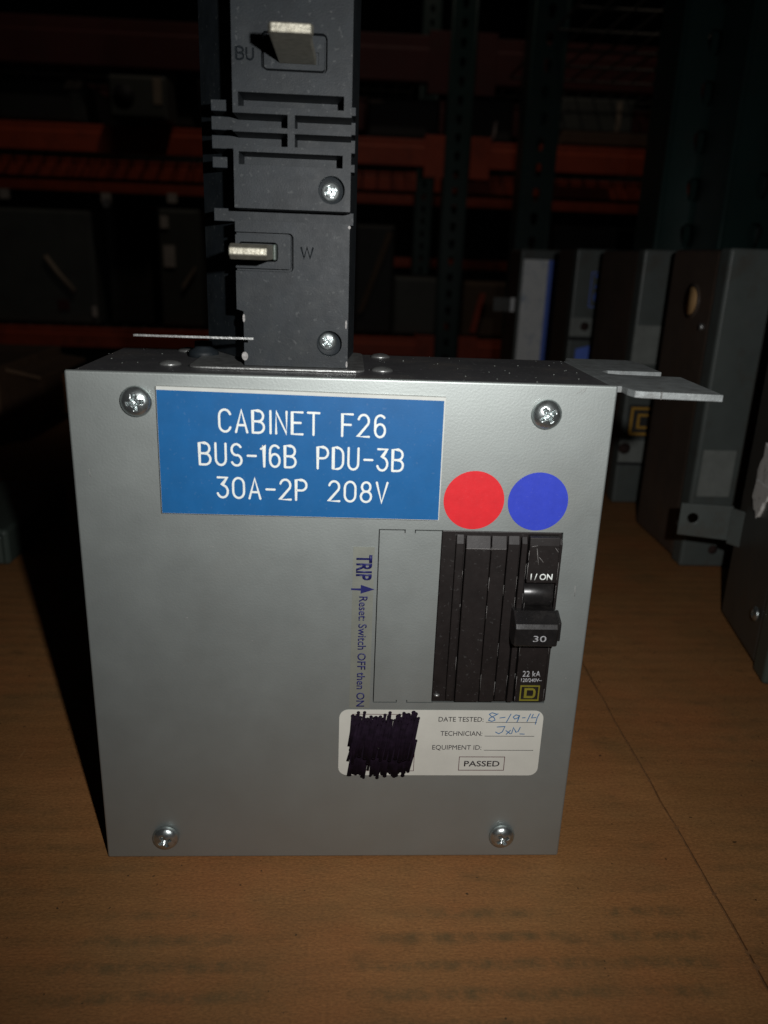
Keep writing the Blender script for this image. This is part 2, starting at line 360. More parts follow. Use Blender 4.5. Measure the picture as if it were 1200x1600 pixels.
# ==================================================================== THE SETTING
tag(MB().box(-3.5, 4.5, -1.2, 8.0, -1.30, -1.20).build('warehouse_floor', M['concrete']), kind='structure')
tag(MB().box(-4.5, 5.5, 7.6, 7.7, -1.20, 4.5).build('warehouse_wall', M['wall']), kind='structure')
tag(MB().box(-1.1, .95, -.32, 1.16, -.030, -.0035).build('shelf_deck', M['far_brown']), kind='structure')

# ---- cardboard sheets laid on the shelf, butted at a slightly ragged seam
random.seed(3)
seam = [(.1366 + random.uniform(-.0004, .0004), -.30 + i * (1.42 / 90)) for i in range(91)]
sh = MB().prism([(-1.05, -.30), *[(x - .0002, y) for x, y in seam], (-1.05, 1.12)], -.0033, 0, 'z').build('cardboard_sheet', M['cardboard'])
tag(sh, 'large brown cardboard sheet lying under the silver grey breaker box', 'cardboard sheet')
sh2 = MB().prism([(.93, -.30), *[(x + .0008, y) for x, y in seam], (.93, 1.12)], -.0034, -.0007, 'z').build('cardboard_sheet', M['cardboard'])
tag(sh2, 'brown cardboard sheet under the row of grey enclosures at the right', 'cardboard sheet')
# torn paper along the seam
random.seed(8)
pts = [(x - .0003 + random.uniform(-.00025, .00025), y, -.0001 + random.uniform(-.0002, .0002)) for x, y in seam if y > -.25]
MB().tube(pts, .00034, None, 5).build('seam_edge', M['torn_liner'], sh)
for (y, l, s_) in ((-.051, .003, .0008), (-.045, .002, .0005), (.014, .0025, .0006), (.044, .002, .0004), (-.02, .002, .0004)):
    MB().add([(.1362, y, .0001), (.1369 + s_, y + l * .3, .0009), (.1365, y + l, .0002), (.1355, y + l * .6, .0001)], [(0, 1, 2, 3)]).build('paper_tear', M['torn_liner'], sh)

# ==================================================================== THE BREAKER BOX
H = .1792; D = .0615; HW = .084
box = empty('breaker_box', (0, 0, 0))
tag(box, 'silver grey metal bus plug box with black breaker, blue nameplate and tall black stab housing', 'breaker box')
# housing behind the cover (five sheets as one folded part)
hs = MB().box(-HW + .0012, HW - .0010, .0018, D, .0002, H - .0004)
hs.build('housing', M['shaded_top_paint'], box, bevel=.0008)
# front cover with opening, knockout seams
fc = MB().box(-HW, HW, 0, .0014, .0005, H).build('front_cover', M['paint'], box, bevel=.0007, seg=4)
c = [MB().box(.0320, .0720, -.01, .01, .0668, .1308)]
g = .00036
c.append(MB().box(.0115, .0115 + g, -.01, .01, .0668, .1308))
c.append(MB().box(.0115 + g / 2, .0202, -.01, .01, .1305, .1305 + g)); c.append(MB().box(.0232, .0325, -.01, .01, .1305, .1305 + g))
c.append(MB().box(.0202 - g, .0202, -.01, .01, .1296, .1306)); c.append(MB().box(.0232, .0232 + g, -.01, .01, .1296, .1306))
c.append(MB().box(.0115 + g / 2, .0199, -.01, .01, .0666, .0666 + g)); c.append(MB().box(.0232, .0325, -.01, .01, .0666, .0666 + g))
c.append(MB().box(.0199 - g, .0199, -.01, .01, .0667, .0677)); c.append(MB().box(.0232, .0232 + g, -.01, .01, .0667, .0677))
cut(fc, c)
# dark recess behind the opening
MB().box(.0100, .0735, .00142, .0017, .0655, .1320).build('backing_plate', M['groove'], box)
# rivets on top, base flange of the tower
for (x, y) in ((-.057, .0205), (-.058, .0560), (.0117, .0200), (.0125, .0550)):
    MB().lathe([(.0036, 0), (.0034, .0005), (.0025, .0010), (.0012, .0013), (0, .0014)], (x, y, H - .0004), 'z', 20).build('rivet', M['bare_steel'], box)
MB().prism(rrect(-.0500, .0058, .0125, .0600, .004), H - .0003, H + .0004, 'z').build('base_flange', M['bare_steel'], box, bevel=.0002)
# dust and scuffs on the top edge
mb = MB(); random.seed(5)
for i in range(70):
    x = random.uniform(-.083, .083); y = random.uniform(.003, .06); r = random.uniform(.00012, .00034)
    if -.05 < x < .006 and y > .012: continue
    mb.lathe([(r, 0), (r * .7, r * .5), (0, r * .7)], (x, y, H - .00036), 'z', 5)
tag(mb.build('dust', M['label_grey'], box), kind='stuff')

# Phillips screws
def screw_head(r, h, name='screw', ph=.62, dep=.55):
    pr = [(r * .96, 0), (r, h * .18)] + [(r * math.cos(a), h * .18 + h * .82 * math.sin(a)) for a in [R(12 * i) for i in range(1, 7)]] + [(r * .12, h * .99), (0, h)]
    o = MB().lathe([(q[0], q[1]) for q in pr], (0, 0, 0), 'z', 32).build(name, M['screw'])
    L = r * ph; wd = r * .155; z0 = h * (1 - dep)
    cs = []
    for k in (0, 1):
        m = MB(); tp = [(-L, -wd), (L, -wd), (L, wd), (-L, wd)]; bt = [(-L * .45, -wd * .6), (L * .45, -wd * .6), (L * .45, wd * .6), (-L * .45, wd * .6)]
        f = (lambda p: p) if k == 0 else (lambda p: (p[1], -p[0]))
        m.add([(*f(p), z0) for p in bt] + [(*f(p), h * 1.1) for p in tp], [(3, 2, 1, 0), (4, 5, 6, 7), (0, 1, 5, 4), (1, 2, 6, 5), (2, 3, 7, 6), (3, 0, 4, 7)]); cs.append(m)
    cs.append(MB().lathe([(r * .20, z0 - h * .05), (r * .30, h * 1.1)], (0, 0, 0), 'z', 12))
    cut(o, cs); return o
s0 = screw_head(.00475, .0034); s0.parent = box
for i, (x, z, a) in enumerate(((-.0630, .1705, 8), (.0622, .1699, 33), (-.0622, .0103, 25), (.0615, .0106, 30))):
    o = s0 if i == 0 else s0.copy()
    if i: col.objects.link(o)
    o.location = (x, -.0004, z); o.rotation_euler = (R(90), R(a), 0); o.rotation_mode = 'XYZ'
    o.rotation_euler = Matrix.Rotation(R(90), 3, 'X').to_4x4().to_3x3().__matmul__(Matrix.Rotation(R(a), 3, 'Z')).to_euler()

# nameplate
npl = MB().prism([(-.0571, .1353), (.0306, .1346), (.0306, .1744), (-.0569, .1754)], -.0016, -.00002).build('nameplate', M['white_core'], box)
bev(npl, .00012, 1)
MB().prism([(-.0569, .1355), (.0303, .1349), (.0300, .1733), (-.0567, .1743)], -.00175, -.0016).build('blue_face', M['blue_face'], npl)
mb = MB()
for s_, a in (('CABINET F26', (-.0383, .0122, .1618, .1686)), ('BUS-16B PDU-3B', (-.0446, .0182, .1512, .1580)), ('30A-2P 208V', (-.0394, .0136, .1407, .1472))):
    pls = strokes(s_, *a, gap=.30, space=.95)
    pls = [[(x, z - .012 * (x + .0133)) for x, z in pl] for pl in pls]
    ribbon(mb, pls, -.00176, .00037, .000025)
mb.build('lettering', M['white_ink'], npl)

# round stickers
MB().lathe([(.0098, 0), (.0098, -.00009), (0, -.0001)], (.0417, 0, .1412), 'y', 64, False).build('round_sticker', M['red_dot'], box, bevel=0)['label'] = 'red round sticker'
MB().lathe([(.0098, 0), (.0098, -.00014), (0, -.00015)], (.0625, 0, .1412), 'y', 64, False).build('round_sticker', M['blue_dot'], box)['label'] = 'blue round sticker'

# trip label
film = MB().box(.0034, .0104, -.00005, 0, .0645, .1246).build('clear_label', M['clear_film'], box)
text_obj('TRIP', M['navy_ink'], film, .0047, .0097, .1128, .1218, -.00006, rot=-90, offset=.030)
MB().prism([(.0030, .1093), (.0062, .1091), (.0062, .1080), (.0108, .1096), (.0062, .1112), (.0062, .1099), (.0030, .1099)], -.0001, -.00006).build('arrow', M['navy_ink'], film)
text_obj('Reset: Switch OFF then ON', M['navy_ink'], film, .0058, .0086, .0650, .1070, -.00006, rot=-90, offset=.012)

# test sticker
st = MB().prism(rrect(.0000, .0724, .0367, .0638, .0032), -.00012, -.00001).build('test_sticker', M['sticker'], box)
ys = -.00013
text_obj('DATE TESTED:', M['black_ink'], st, .0350, .0510, .0592, .0611, ys, offset=.002)
text_obj('TECHNICIAN:', M['black_ink'], st, .0360, .0510, .0534, .0553, ys, offset=.002)
text_obj('EQUIPMENT ID:', M['black_ink'], st, .0334, .0511, .0476, .0495, ys)
text_obj('PASSED', M['black_ink'], st, .0453, .0582, .0406, .0429, ys, offset=.012)
mb = MB()
for x0, x1, z in ((.0519, .0702, .0590), (.0519, .0698, .0533), (.0521, .0700, .0474)): mb.box(x0, x1, ys - .00004, ys, z - .00009, z + .00009)
mb.build('rule', M['black_ink'], st)
mb = MB(); x0, x1, z0, z1, t = .0433, .0600, .0388, .0447, .00024
mb.box(x0, x1, ys - .00004, ys, z0, z0 + t).box(x0, x1, ys - .00004, ys, z1 - t, z1).box(x0, x0 + t, ys - .00004, ys, z0 + t, z1 - t).box(x1 - t, x1, ys - .00004, ys, z0 + t, z1 - t)
x0, x1, z0, z1, t = .0045, .0272, .0385, .0621, .0002
mb.box(x0, x1, ys - .00004, ys, z0, z0 + t).box(x0, x1, ys - .00004, ys, z1 - t, z1).box(x0, x0 + t, ys - .00004, ys, z0 + t, z1 - t).box(x1 - t, x1, ys - .00004, ys, z0 + t, z1 - t)
mb.build('frame_line', M['maroon_ink'], st)
# handwriting
def sc_(pl, x0, z0, k=.001): return [(x0 + a * k, z0 + b * k) for a, b in pl]
hand = [
    sc_([(3.2, 3.2), (1.6, 3.7), (.7, 3.1), (1.4, 2.3), (2.6, 1.6), (2.9, .7), (1.8, .2), (.6, .6), (.9, 1.5), (2.4, 2.4), (3.8, 3.3)], .0522, .0592),
    sc_([(4.6, 1.6), (6.4, 1.9)], .0522, .0592), sc_([(8.4, 3.2), (7.0, -.2)], .0522, .0592),
    sc_([(11.4, 2.6), (10.2, 2.9), (9.3, 2.0), (9.9, 1.2), (11.0, 1.7), (11.5, 2.7), (11.0, .4), (10.8, 0)], .0522, .0592),
    sc_([(12.6, 1.7), (13.6, 1.8)], .0522, .0592), sc_([(15.4, 3.3), (14.4, .2)], .0522, .0592),
    sc_([(16.4, 3.2), (15.9, 1.7), (17.4, 1.9)], .0522, .0592), sc_([(18.5, 3.4), (17.9, 1.8), (17.5, -.9)], .0522, .0592),
    sc_([(.6, 3.0), (3.4, 3.2), (2.6, 1.0), (1.4, .2), (.2, .9)], .0555, .0541), sc_([(3.9, 1.5), (5.6, .2)], .0555, .0541), sc_([(5.5, 1.7), (4.1, .0)], .0555, .0541),
    sc_([(6.0, .3), (6.5, 2.8), (7.6, .8), (8.3, 1.2), (8.9, 2.9)], .0555, .0541), sc_([(9.0, .2), (10.6, .1)], .0555, .0541)]
mb = MB(); ribbon(mb, hand, ys - .00002, .00017, .00003); mb.build('handwriting', M['pen'], st)
# marker scribble
random.seed(12); mb = MB(); k = 0
for lay, (za, zb, sl) in enumerate(((.0478, .0612, .0010), (.0372, .0505, .0013), (.0430, .0590, .0022))):
    x = .0040; pts = []
    while x < .0262:
        top = zb + random.uniform(-.0016, .0018); bot = za + random.uniform(-.0015, .0022)
        pts += [(x - sl * .5 + random.uniform(-.0004, .0004), bot), (x + sl + random.uniform(-.0004, .0004), top)]
        x += random.uniform(.00055, .00100) if lay < 2 else random.uniform(.0009, .0020)
    wd_ = random.uniform(.00050, .00062)
    for a, b in zip(pts, pts[1:]):
        k += 1; y = ys - .00004 - .0000015 * k
        if random.random() < .12: wd_ = random.uniform(.00045, .00078)
        mb.tube([(a[0], y, a[1]), ((a[0] + b[0]) / 2 + random.uniform(-.0003, .0003), y, (a[1] + b[1]) / 2), (b[0], y, b[1])], wd_, .00002, 6)
        mb.lathe([(wd_ * 1.1, -.00001), (0, -.00002)], (b[0], y, b[1]), 'y', 10)
tag(mb.build('marker_scribble', M['marker'], st), kind='stuff')

# ---- breaker
brk = MB().box(.0322, .0718, .0004, .040, .0670, .1306).build('breaker', M['breaker'], box, bevel=.0003)
def rib(x0, x1, y, z0=.0680, z1=.1298, ch=.0030, name='breaker_rib', m=M['breaker'], bv=.00025):
    return MB().prism([(.0003, z0), (y, z0 + .0008), (y, z1 - ch), (.0003 + y * .62, z1)], x0, x1, 'x').build(name, m, brk, bevel=bv)
rib(.0368, .0394, -.0014); rib(.0399, .0480, -.0026, ch=.0042); rib(.04825, .0533, -.0025, ch=.0042); rib(.0538, .0576, -.0018, ch=.0028); rib(.0581, .0600, -.0026, ch=.0022)
MB().lathe([(.0011, 0), (.0010, .0005), (0, .0007)], (.0338, .0004, .0695), 'z', 12).build('pin', M['bare_steel'], brk)
# column that carries the handle
MB().prism([(.0003, .1140), (-.0030, .1140), (-.0030, .1272), (-.0026, .1298), (.0003, .1300)], .0606, .0706, 'x').build('upper_face', M['breaker'], brk, bevel=.0003)
MB().prism([(.0003, .0682), (-.0026, .0690), (-.0030, .0905), (.0003, .0910)], .0606, .0706, 'x').build('lower_face', M['breaker'], brk, bevel=.0003)
rib(.0708, .0717, -.0020, .0682, .1292, .002)
MB().lathe([(.0048, .0603), (.0048, .0703)], (0, .0022, .1085), 'x', 32).build('handle_barrel', M['handle'], brk, bevel=.0002)
hd = MB().prism([(.0003, .0945), (.0003, .1045), (-.0050, .1050), (-.0096, .1022), (-.0104, .1008), (-.0098, .0942), (-.0060, .0930)], .0567, .0712, 'x').build('switch_handle', M['handle'], brk, bevel=.0006, seg=3)
MB().prism([(-.0030, .0955), (-.0030, .1046), (-.0085, .1022), (-.0086, .0955)], .0712, .0724, 'x').build('side_lug', M['handle'], hd, bevel=.0004)
text_obj('30', M['grey_ink'], hd, .0628, .0672, .0963, .0985, -.01045, offset=.004)
bt = M['white_ink']
text_obj('I / ON', bt, brk, .0618, .0691, .1152, .1174, -.00304, offset=.018)
text_obj('22 kA', M['grey_ink'], brk, .0625, .0688, .0791, .0813, -.00300, offset=.012)
text_obj('120/240V~', M['grey_ink'], brk, .0622, .0694, .0770, .0784, -.00296, offset=.02)
lg = MB(); x0, x1, z0, z1, t = .0622, .0690, .0696, .0756, .00045; y0, y1 = -.00305, -.0027
lg.box(x0, x1, y0, y1, z0, z0 + t).box(x0, x1, y0, y1, z1 - t, z1).box(x0, x0 + t, y0, y1, z0 + t, z1 - t).box(x1 - t, x1, y0, y1, z0 + t, z1 - t)
dx0, dx1, dz0, dz1 = .0637, .0677, .0707, .0745
lg.box(dx0, dx0 + .0009, y0, y1, dz0, dz1)
lg.box(dx0 + .0009, dx1 - .0010, y0, y1, dz1 - .0007, dz1).box(dx0 + .0009, dx1 - .0010, y0, y1, dz0, dz0 + .0007)
lg.prism([(dx1 - .0010, dz0), (dx1 - .0003, dz0 + .0004), (dx1, dz0 + .0012), (dx1, dz1 - .0012), (dx1 - .0003, dz1 - .0004), (dx1 - .0010, dz1), (dx1 - .0010, dz1 - .0007), (dx1 - .0008, dz1 - .0014), (dx1 - .0008, dz0 + .0014), (dx1 - .0010, dz0 + .0007)], y0, y1)
lg.build('emblem', M['yellow_ink'], brk)
# pale scratched edges on the moulding
random.seed(2); mb = MB()
for x, y in ((.03945, -.0014), (.0399, -.0026), (.0483, -.0025), (.0533, -.0025), (.0576, -.0018), (.0600, -.0026), (.0606, -.0030), (.0706, -.0030)):
    z = .0695
    while z < .1250:
        l = random.uniform(.001, .007)
        if random.random() < .33: mb.tube([(x + random.uniform(-.00007, .00007), y - .00002, z), (x, y - .00002, min(z + l, .1262))], random.uniform(.00003, .00006), .00003, 5)
        z += l + random.uniform(.0003, .003)
for a, b in (((.0400, .1256), (.0530, .1256)), ((.0630, .1262), (.0640, .1205)), ((.0640, .1232), (.0656, .1214)), ((.0612, .1268), (.0632, .1272)), ((.0690, .1265), (.0702, .1250))):
    mb.tube([(a[0], -.00306 if a[0] > .06 else -.00266, a[1]), (b[0], -.00306 if a[0] > .06 else -.00266, b[1])], .00007, .00004, 5)
tag(mb.build('scratches', M['scratch'], brk), kind='stuff')
# fine scratches on the cover
mb = MB()
for a, b in (((.0711, .1764), (.0742, .1790 - .0006)), ((.0725, .1762), (.0739, .1777)), ((-.0400, .1320), (-.0385, .1318)), ((-.052, .098), (-.0508, .0985)), ((.078, .112), (.0783, .108)), ((-.0430, .1240), (-.0415, .1236)), ((-.030, .0902), (-.0296, .0900)), ((-.0705, .0300), (-.0701, .0302)), ((.0785, .0770), (.0790, .0768)), ((-.0790, .1490), (-.0787, .1462))):
    MB().tube([(a[0], -.00001, a[1]), (b[0], -.00001, b[1])], .00007, .00004, 5).build('scratch', M['scratch'], box)

# ---- tall black stab housing
YF = .0165; YS = YF + .0140
tw = empty('stab_housing', (0, 0, 0)); tw.parent = box
core = MB().prism([(-.0338, YS), (-.0508, .0580), (.0026, .0580), (-.0002, YS)], H + .0004, .3400, 'z').build('housing_core', M['black_plastic'], tw, bevel=.0004)
front = MB().prism([(-.0326, H + .0006), (.0003, H + .0006), (-.0003, .3400), (-.0345, .3400), (-.0347, .1972), (-.0326, .1966)], YF, YS + .0006).build('housing_front', M['black_plastic'], tw)
cs = []
for x0, x1, z0, z1 in ((-.0330, -.0023, .2546, .2583), (-.05, -.0187, .2492, .2528), (-.0166, .02, .2492, .2528), (-.05, -.0187, .2442, .2478), (-.0166, .02, .2442, .2478), (-.0331, -.0024, .2390, .2425), (-.05, .02, .2234, .2269)):
    cs.append(MB().box(x0, x1, YF - .01, YF + .0139, z0, z1))
def ring(x0, x1, z0, z1, r, t=.0008, dep=.0030):
    m = MB(); o_ = rrect(x0, x1, z0, z1, r); i_ = rrect(x0 + t, x1 - t, z0 + t, z1 - t, r - t); n = len(o_)
    vs = [(p[0], y, p[1]) for y in (YF - .002, YF + dep) for p in o_] + [(p[0], y, p[1]) for y in (YF - .002, YF + dep) for p in i_]
    fs = []
    for i in range(n):
        j = (i + 1) % n
        fs += [(i, j, n + j, n + i), (2 * n + i, 3 * n + i, 3 * n + j, 2 * n + j), (i, 2 * n + i, 2 * n + j, j), (n + i, n + j, 3 * n + j, 3 * n + i)]
    return m.add(vs, fs)
cs.append(ring(-.0262, -.0073, .2638, .2741, .0016)); cs.append(ring(-.0430, -.0170, .2088, .2201, .0014, .0008))
cs.append(MB().box(-.0220, -.0098, YF - .01, YF + .0006, .2661, .2692))          # blade pockets
cs.append(MB().prism(rrect(-.0338, -.0217, .2117, .2173, .0012), YF - .01, YF + .006))
for x, z in ((-.0056, .2329), (-.0056, .1874)): cs.append(MB().lathe([(.0040, YF - .01), (.0040, YF + .0035)], (x, 0, z), 'y', 32))
for s_, a in (('B', (-.0333, -.0312, .2666, .2697)), ('U', (-.0304, -.0285, .2666, .2697)), ('W', (-.0147, -.0110, .2131, .2163))):
    for pl in strokes(s_, *a):
        cs.append(MB().tube([(p[0], YF, p[1]) for p in pl],   .00030, .0008, 6, False))
cut(front, cs); bev(front, .00014, 1)
for nm, x0, x1, z0, z1 in (('rib', -.0424, -.0354, .2544, .2576), ('rib', -.0424, -.0352, .2492, .2530), ('rib', -.0424, -.0352, .2440, .2478), ('rib', -.0424, -.0354, .2386, .2418), ('rib', -.0424, -.0350, .2232, .2271)):
    z0, z1 = (.2157 + (z - .2157) * 1.016 for z in (z0, z1))
    MB().box(x0 - .0007, -.0336, YS, YS + .012, z0, z1).build(nm, M['black_plastic'], tw, bevel=.0002)
for z0, z1 in ((.2547, .2572), (.2494, .2530), (.2442, .2480), (.2388, .2412), (.2232, .2271)):
    z0, z1 = (.2157 + (z - .2157) * 1.016 for z in (z0, z1))
    MB().box(-.0004, .0014, YS, YS + .010, z0, z1).build('rib', M['black_plastic'], tw, bevel=.0002)
# plain lower block on the left flank
MB().prism([(-.0340, YS + .0002), (-.0480, .0535), (-.0500, .0575), (-.034, .0575)], H + .0005, .1975, 'z').build('foot_block', M['black_plastic'], tw, bevel=.0003)
s1 = screw_head(.0029, .0015, 'housing_screw', .72, .7); s1.parent = tw
for i, (x, z, a) in enumerate(((-.0059, .2326, 20), (-.0062, .1878, 40))):
    o = s1 if i == 0 else s1.copy()
    if i: col.objects.link(o)
    o.location = (x, YF + .0034, z); o.rotation_euler = (Matrix.Rotation(R(90), 3, 'X') @ Matrix.Rotation(R(a), 3, 'Z')).to_euler()
# contact blades
bu = MB().prism([(-.0212, .0225), (-.0212, -.0160), (-.0206, -.0173), (-.0106, -.0173), (-.0100, -.0160), (-.0108, -.008), (-.0104, .0225)], .2662, .2685, 'z').build('contact_blade', M['blade'], tw, bevel=.00035)
wb = MB().prism([(.0225, .2124), (.0225, .2166), (-.0050, .2166), (-.0078, .2156), (-.0078, .2136), (-.0050, .2124)], -.0334, -.0228, 'x').build('contact_blade', M['blade'], tw, bevel=.0003)
MB().box(-.0228, -.0219, .0110, .0225, .2122, .2168).build('blade_shoulder', M['tan'] if False else M['enc_green'], tw, bevel=.0003)
# scuff marks at the lower left edge
mb = MB()
for (x, z, rx, rz) in ((-.0325, .1945, .0004, .0013), (-.0324, .1827, .0010, .0014), (-.0004, .1935, .0003, .0014), (.0, .181, .0003, .001), (.0, .2225, .0004, .0005)):
    MB().prism(arc(x, z, rx, rz, 0, 340, 9), YF - .0001, YF + .0002).build('scuff', M['scratch'], tw)

# ---- left ground plate, seen edge on, with its post
def slope(y): return .1892 - (.0055) + (.0106 - .106 * (y - .01) * 1.0) - .0051
P = [(-.0640, .0045), (-.0283, .0050), (-.0300, .0100), (-.0365, .0140), (-.0520, .0440), (-.0600, .0440)]
m = MB(); n = len(P); vs = [(x, y, slope(y)) for x, y in P] + [(x, y, slope(y) - .0006) for x, y in P]
m.add(vs, [tuple(range(n)), tuple(range(2 * n - 1, n - 1, -1))] + [(i, n + i, n + (i + 1) % n, (i + 1) % n) for i in range(n)])
m.build('ground_plate', M['bare_steel'], box)
MB().lathe([(.0055, 0), (.0050, .0020), (.0032, .0030), (.0030, .0052)], (-.0500, .0430, H - .0004), 'z', 20, True).build('ground_post', M['black_plastic'], box)

# ---- right mounting tab with two prongs
TP = [(.0862, -.0020), (.0872, -.0058), (.0895, -.0068), (.1130, -.0095), (.1146, .0262), (.0935, .0285), (.0905, .0300), (.0900, .0350), (.0925, .0376), (.1122, .0373), (.1132, .0650), (.1100, .0690), (.0862, .0700)]
MB().prism(TP, H - .0026, H - .0004, 'z').build('mounting_tab', M['tab_steel'], box, bevel=.0003)
MB().box(HW - .0010, .0864, .0030, .0610, H - .0026, H - .0005).build('tab_hinge', M['tab_steel'], box, bevel=.0003)
MB().box(.0945, .0950, -.00765, -.0072, H - .0026, H - .0003).build('bright_nick', M['bare_steel'], box)

# ==================================================================== ENCLOSURES AT THE RIGHT
def enclosure(label, x, y, w_, d_, h_, rz=0, cm='enc_grey', sm='enc_side', lip=.016, cat='enclosure'):
    e = empty('enclosure', (x, y, 0), rz)
    tag(e, label, cat, 'grey enclosures standing in a row at the right')
    MB().box(.0012, w_ - .0012, lip + .0006, d_, .0008, h_ - .001).build('body', M[sm], e, bevel=.0035, seg=3)
    MB().box(0, w_, 0, lip, 0, h_).build('cover', M[cm], e, bevel=.0022, seg=3)
    return e
EH = .2265
eA = enclosure('dark grey enclosure nearest the camera with a torn white label and bent mounting ear', .2293, .1270, .14, .092, EH, R(-10.6), 'enc_green', 'enc_dark', .018)
ear = MB().prism([(-.0348, .0536), (-.0030, .0520), (-.0035, .0745), (-.0348, .0742)], .0860, .0878).build('mounting_ear', M['enc_grey'], eA)
hc = MB().lathe([(.0033, .05), (.0033, .12)], (-.0268, 0, .0650), 'y', 20)
cut(ear, [hc]); bev(ear, .0004, 2)
MB().prism([(-.0032, .0862), (.0012, .0800), (.0012, .0786), (-.0050, .0850)], .0505, .0735, 'z').build('ear_flange', M['enc_grey'], eA, bevel=.0004)
sA = screw_head(.0042, .0026, 'cover_screw', .7, .6); sA.parent = eA; sA.location = (-.0001, .0265, .0300); sA.rotation_euler = (0, R(-90), 0)
random.seed(9); tp = []
for i in range(26):
    a = 2 * math.pi * i / 26; rr = 1 + random.uniform(-.22, .16)
    tp.append((.0520 + .0150 * rr * math.cos(a) - .004 * math.sin(a), .1040 + .0225 * rr * math.sin(a)))
MB().prism(tp, -.0006, .0013, 'x').build('torn_label', M['torn_paper'], eA)
tp = [(a + random.uniform(-.001, .001) - .001, b + random.uniform(-.001, .001)) for a, b in tp if b < .104]
MB().prism(tp, -.0012, -.0007, 'x').build('torn_label', M['torn_paper'], eA)

eB = enclosure('grey enclosure with a round knockout hole in its brown side, second from the right', .2530, .2970, .13, .098, EH + .0005)
hp = at(1079, 470, 0, .253)
MB().lathe([(.0130, .0003), (.0130, .0016), (.0104, .0018), (.0104, .0003)], (0, hp.y - .297, hp.z), 'x', 28).build('knockout_ring', M['enc_side'], eB)
MB().lathe([(.0098, -.0003), (.0098, .0010)], (0, hp.y - .297, hp.z), 'x', 28).build('knockout_hole', M['tan'], eB)
MB().lathe([(.0024, -.0012), (.0024, .0015)], (0, at(1095, 511, 0, .253).y - .297, at(1095, 511, 0, .253).z), 'x', 12).build('rivet', M['bare_steel'], eB)
MB().box(.0320, .125, -.0012, .0006, .015, EH - .014).build('shadow_plate', M['enc_dark'], eB, bevel=.0006)  # dark plate laid where the nearest enclosure's shadow falls on this front
MB().box(.004, .028, -.0009, .0004, .0555, .0900).build('side_plate', M['label_grey'], eB)
MB().lathe([(.0035, -.0006), (.0035, .0004)], (.0235, 0, .014), 'y', 12).build('rust_spot', M['rust'], eB)

eC = enclosure('grey enclosure with a gold and black square emblem label, third from the right', .2530, .4550, .12, .120, EH)
l0 = at(984, 632, 1, .455); l1 = at(1026, 684, 1, .455)
lb = MB().box(l0.x - .253, l1.x - .253 + .012, -.0006, .0004, l1.z, l0.z).build('emblem_label', M['far_black'], eC)
ax0, az0, az1 = l0.x - .253 + .0020, l1.z + .0022, l0.z - .0022
m = MB(); t = .0022; yy = (-.0009, -.0006); ax1 = ax0 + (az1 - az0)
m.box(ax0, ax0 + t, *yy, az0, az1).box(ax0 + t, ax1, *yy, az1 - t, az1).box(ax0 + t, ax1, *yy, az0, az0 + t).box(ax1 - t, ax1, *yy, az0 + t, az1 - t)
q0, q1, w0, w1 = ax0 + .0065, ax1 - .0062, az0 + .0060, az1 - .0060
m.box(q0, q0 + t, *yy, w0, w1).box(q0 + t, q1 - .003, *yy, w1 - t, w1).box(q0 + t, q1 - .003, *yy, w0, w0 + t)
m.prism([(q1 - .003, w0), (q1, w0 + .003), (q1, w1 - .003), (q1 - .003, w1), (q1 - .003, w1 - t), (q1 - t, w1 - .0045), (q1 - t, w0 + .0045), (q1 - .003, w0 + t)], *yy)
m.build('emblem', M['gold_ink'], lb)
p0 = at(993, 508, 1, .455); p1 = at(1038, 570, 1, .455)
MB().box(p0.x - .253, p1.x - .253, -.0006, .0004, p1.z, p0.z).build('paper_label', M['label_grey'], eC)
p0 = at(960, 687, 1, .455); p1 = at(1004, 722, 1, .455)
MB().box(.0004, .05, -.0012, .0004, p1.z, p0.z).build('latch_strip', M['label_grey'], eC, bevel=.0004)
MB().box(.0004, .05, -.0008, .0004, p1.z - .0030, p1.z - .0008).build('gap_line', M['groove'], eC)
q = at(975, 700, 1, .455); MB().lathe([(.0055, -.0016), (.0055, .0004)], (q.x - .253, 0, q.z), 'y', 14).build('rust_spot', M['rust'], eC)

YD = .66
eD = enclosure('grey enclosure with faded blue boxed letters high on its front, fourth from the right', .2530, YD, .12, .085, EH + .001)
l0 = at(925, 425, 1, YD); l1 = at(951, 481, 1, YD)
m = MB(); t = .0009; X0, X1, Z0, Z1 = l0.x - .253, l1.x - .253 + .006, l1.z, l0.z; yy = (-.0006, .0003)
m.box(X0, X0 + t, *yy, Z0, Z1).box(X0 + t, X1, *yy, Z1 - t, Z1).box(X0 + t, X1, *yy, Z0, Z0 + t).box(X1 - t, X1, *yy, Z0 + t, Z1 - t)
m.build('letter_frame', M['label_blue'], eD)
text_obj('ON', M['label_blue'], eD, X0 + .004, X1 - .003, Z0 + .003, Z1 - .003, -.0006, rot=90, offset=.02)
p0 = at(901, 496, 1, YD); p1 = at(951, 527, 1, YD)
MB().box(.0003, .05, -.0010, .0004, p1.z, p0.z).build('latch_strip', M['label_grey'], eD, bevel=.0004)
MB().box(.0003, .05, -.0008, .0004, p1.z - .0045, p1.z - .0006).build('gap_line', M['groove'], eD)
q = at(913, 510, 1, YD); MB().lathe([(.0050, -.0014), (.0050, .0004)], (q.x - .253, 0, q.z), 'y', 14).build('rust_spot', M['rust'], eD)
p0 = at(900, 537, 1, YD); p1 = at(926, 556, 1, YD)
MB().prism([(p0.x - .253, p1.z - .02), (p1.x - .253, p1.z - .02), (p1.x - .253, p0.z), (p0.x - .253, p0.z - .006)], -.0008, .0003).build('blue_sticker', M['label_blue'], eD)
MB().box(p1.x - .253, p1.x - .253 + .0014, -.0009, .0003, p1.z - .02, p0.z).build('sticker_edge', M['label_white'], eD)

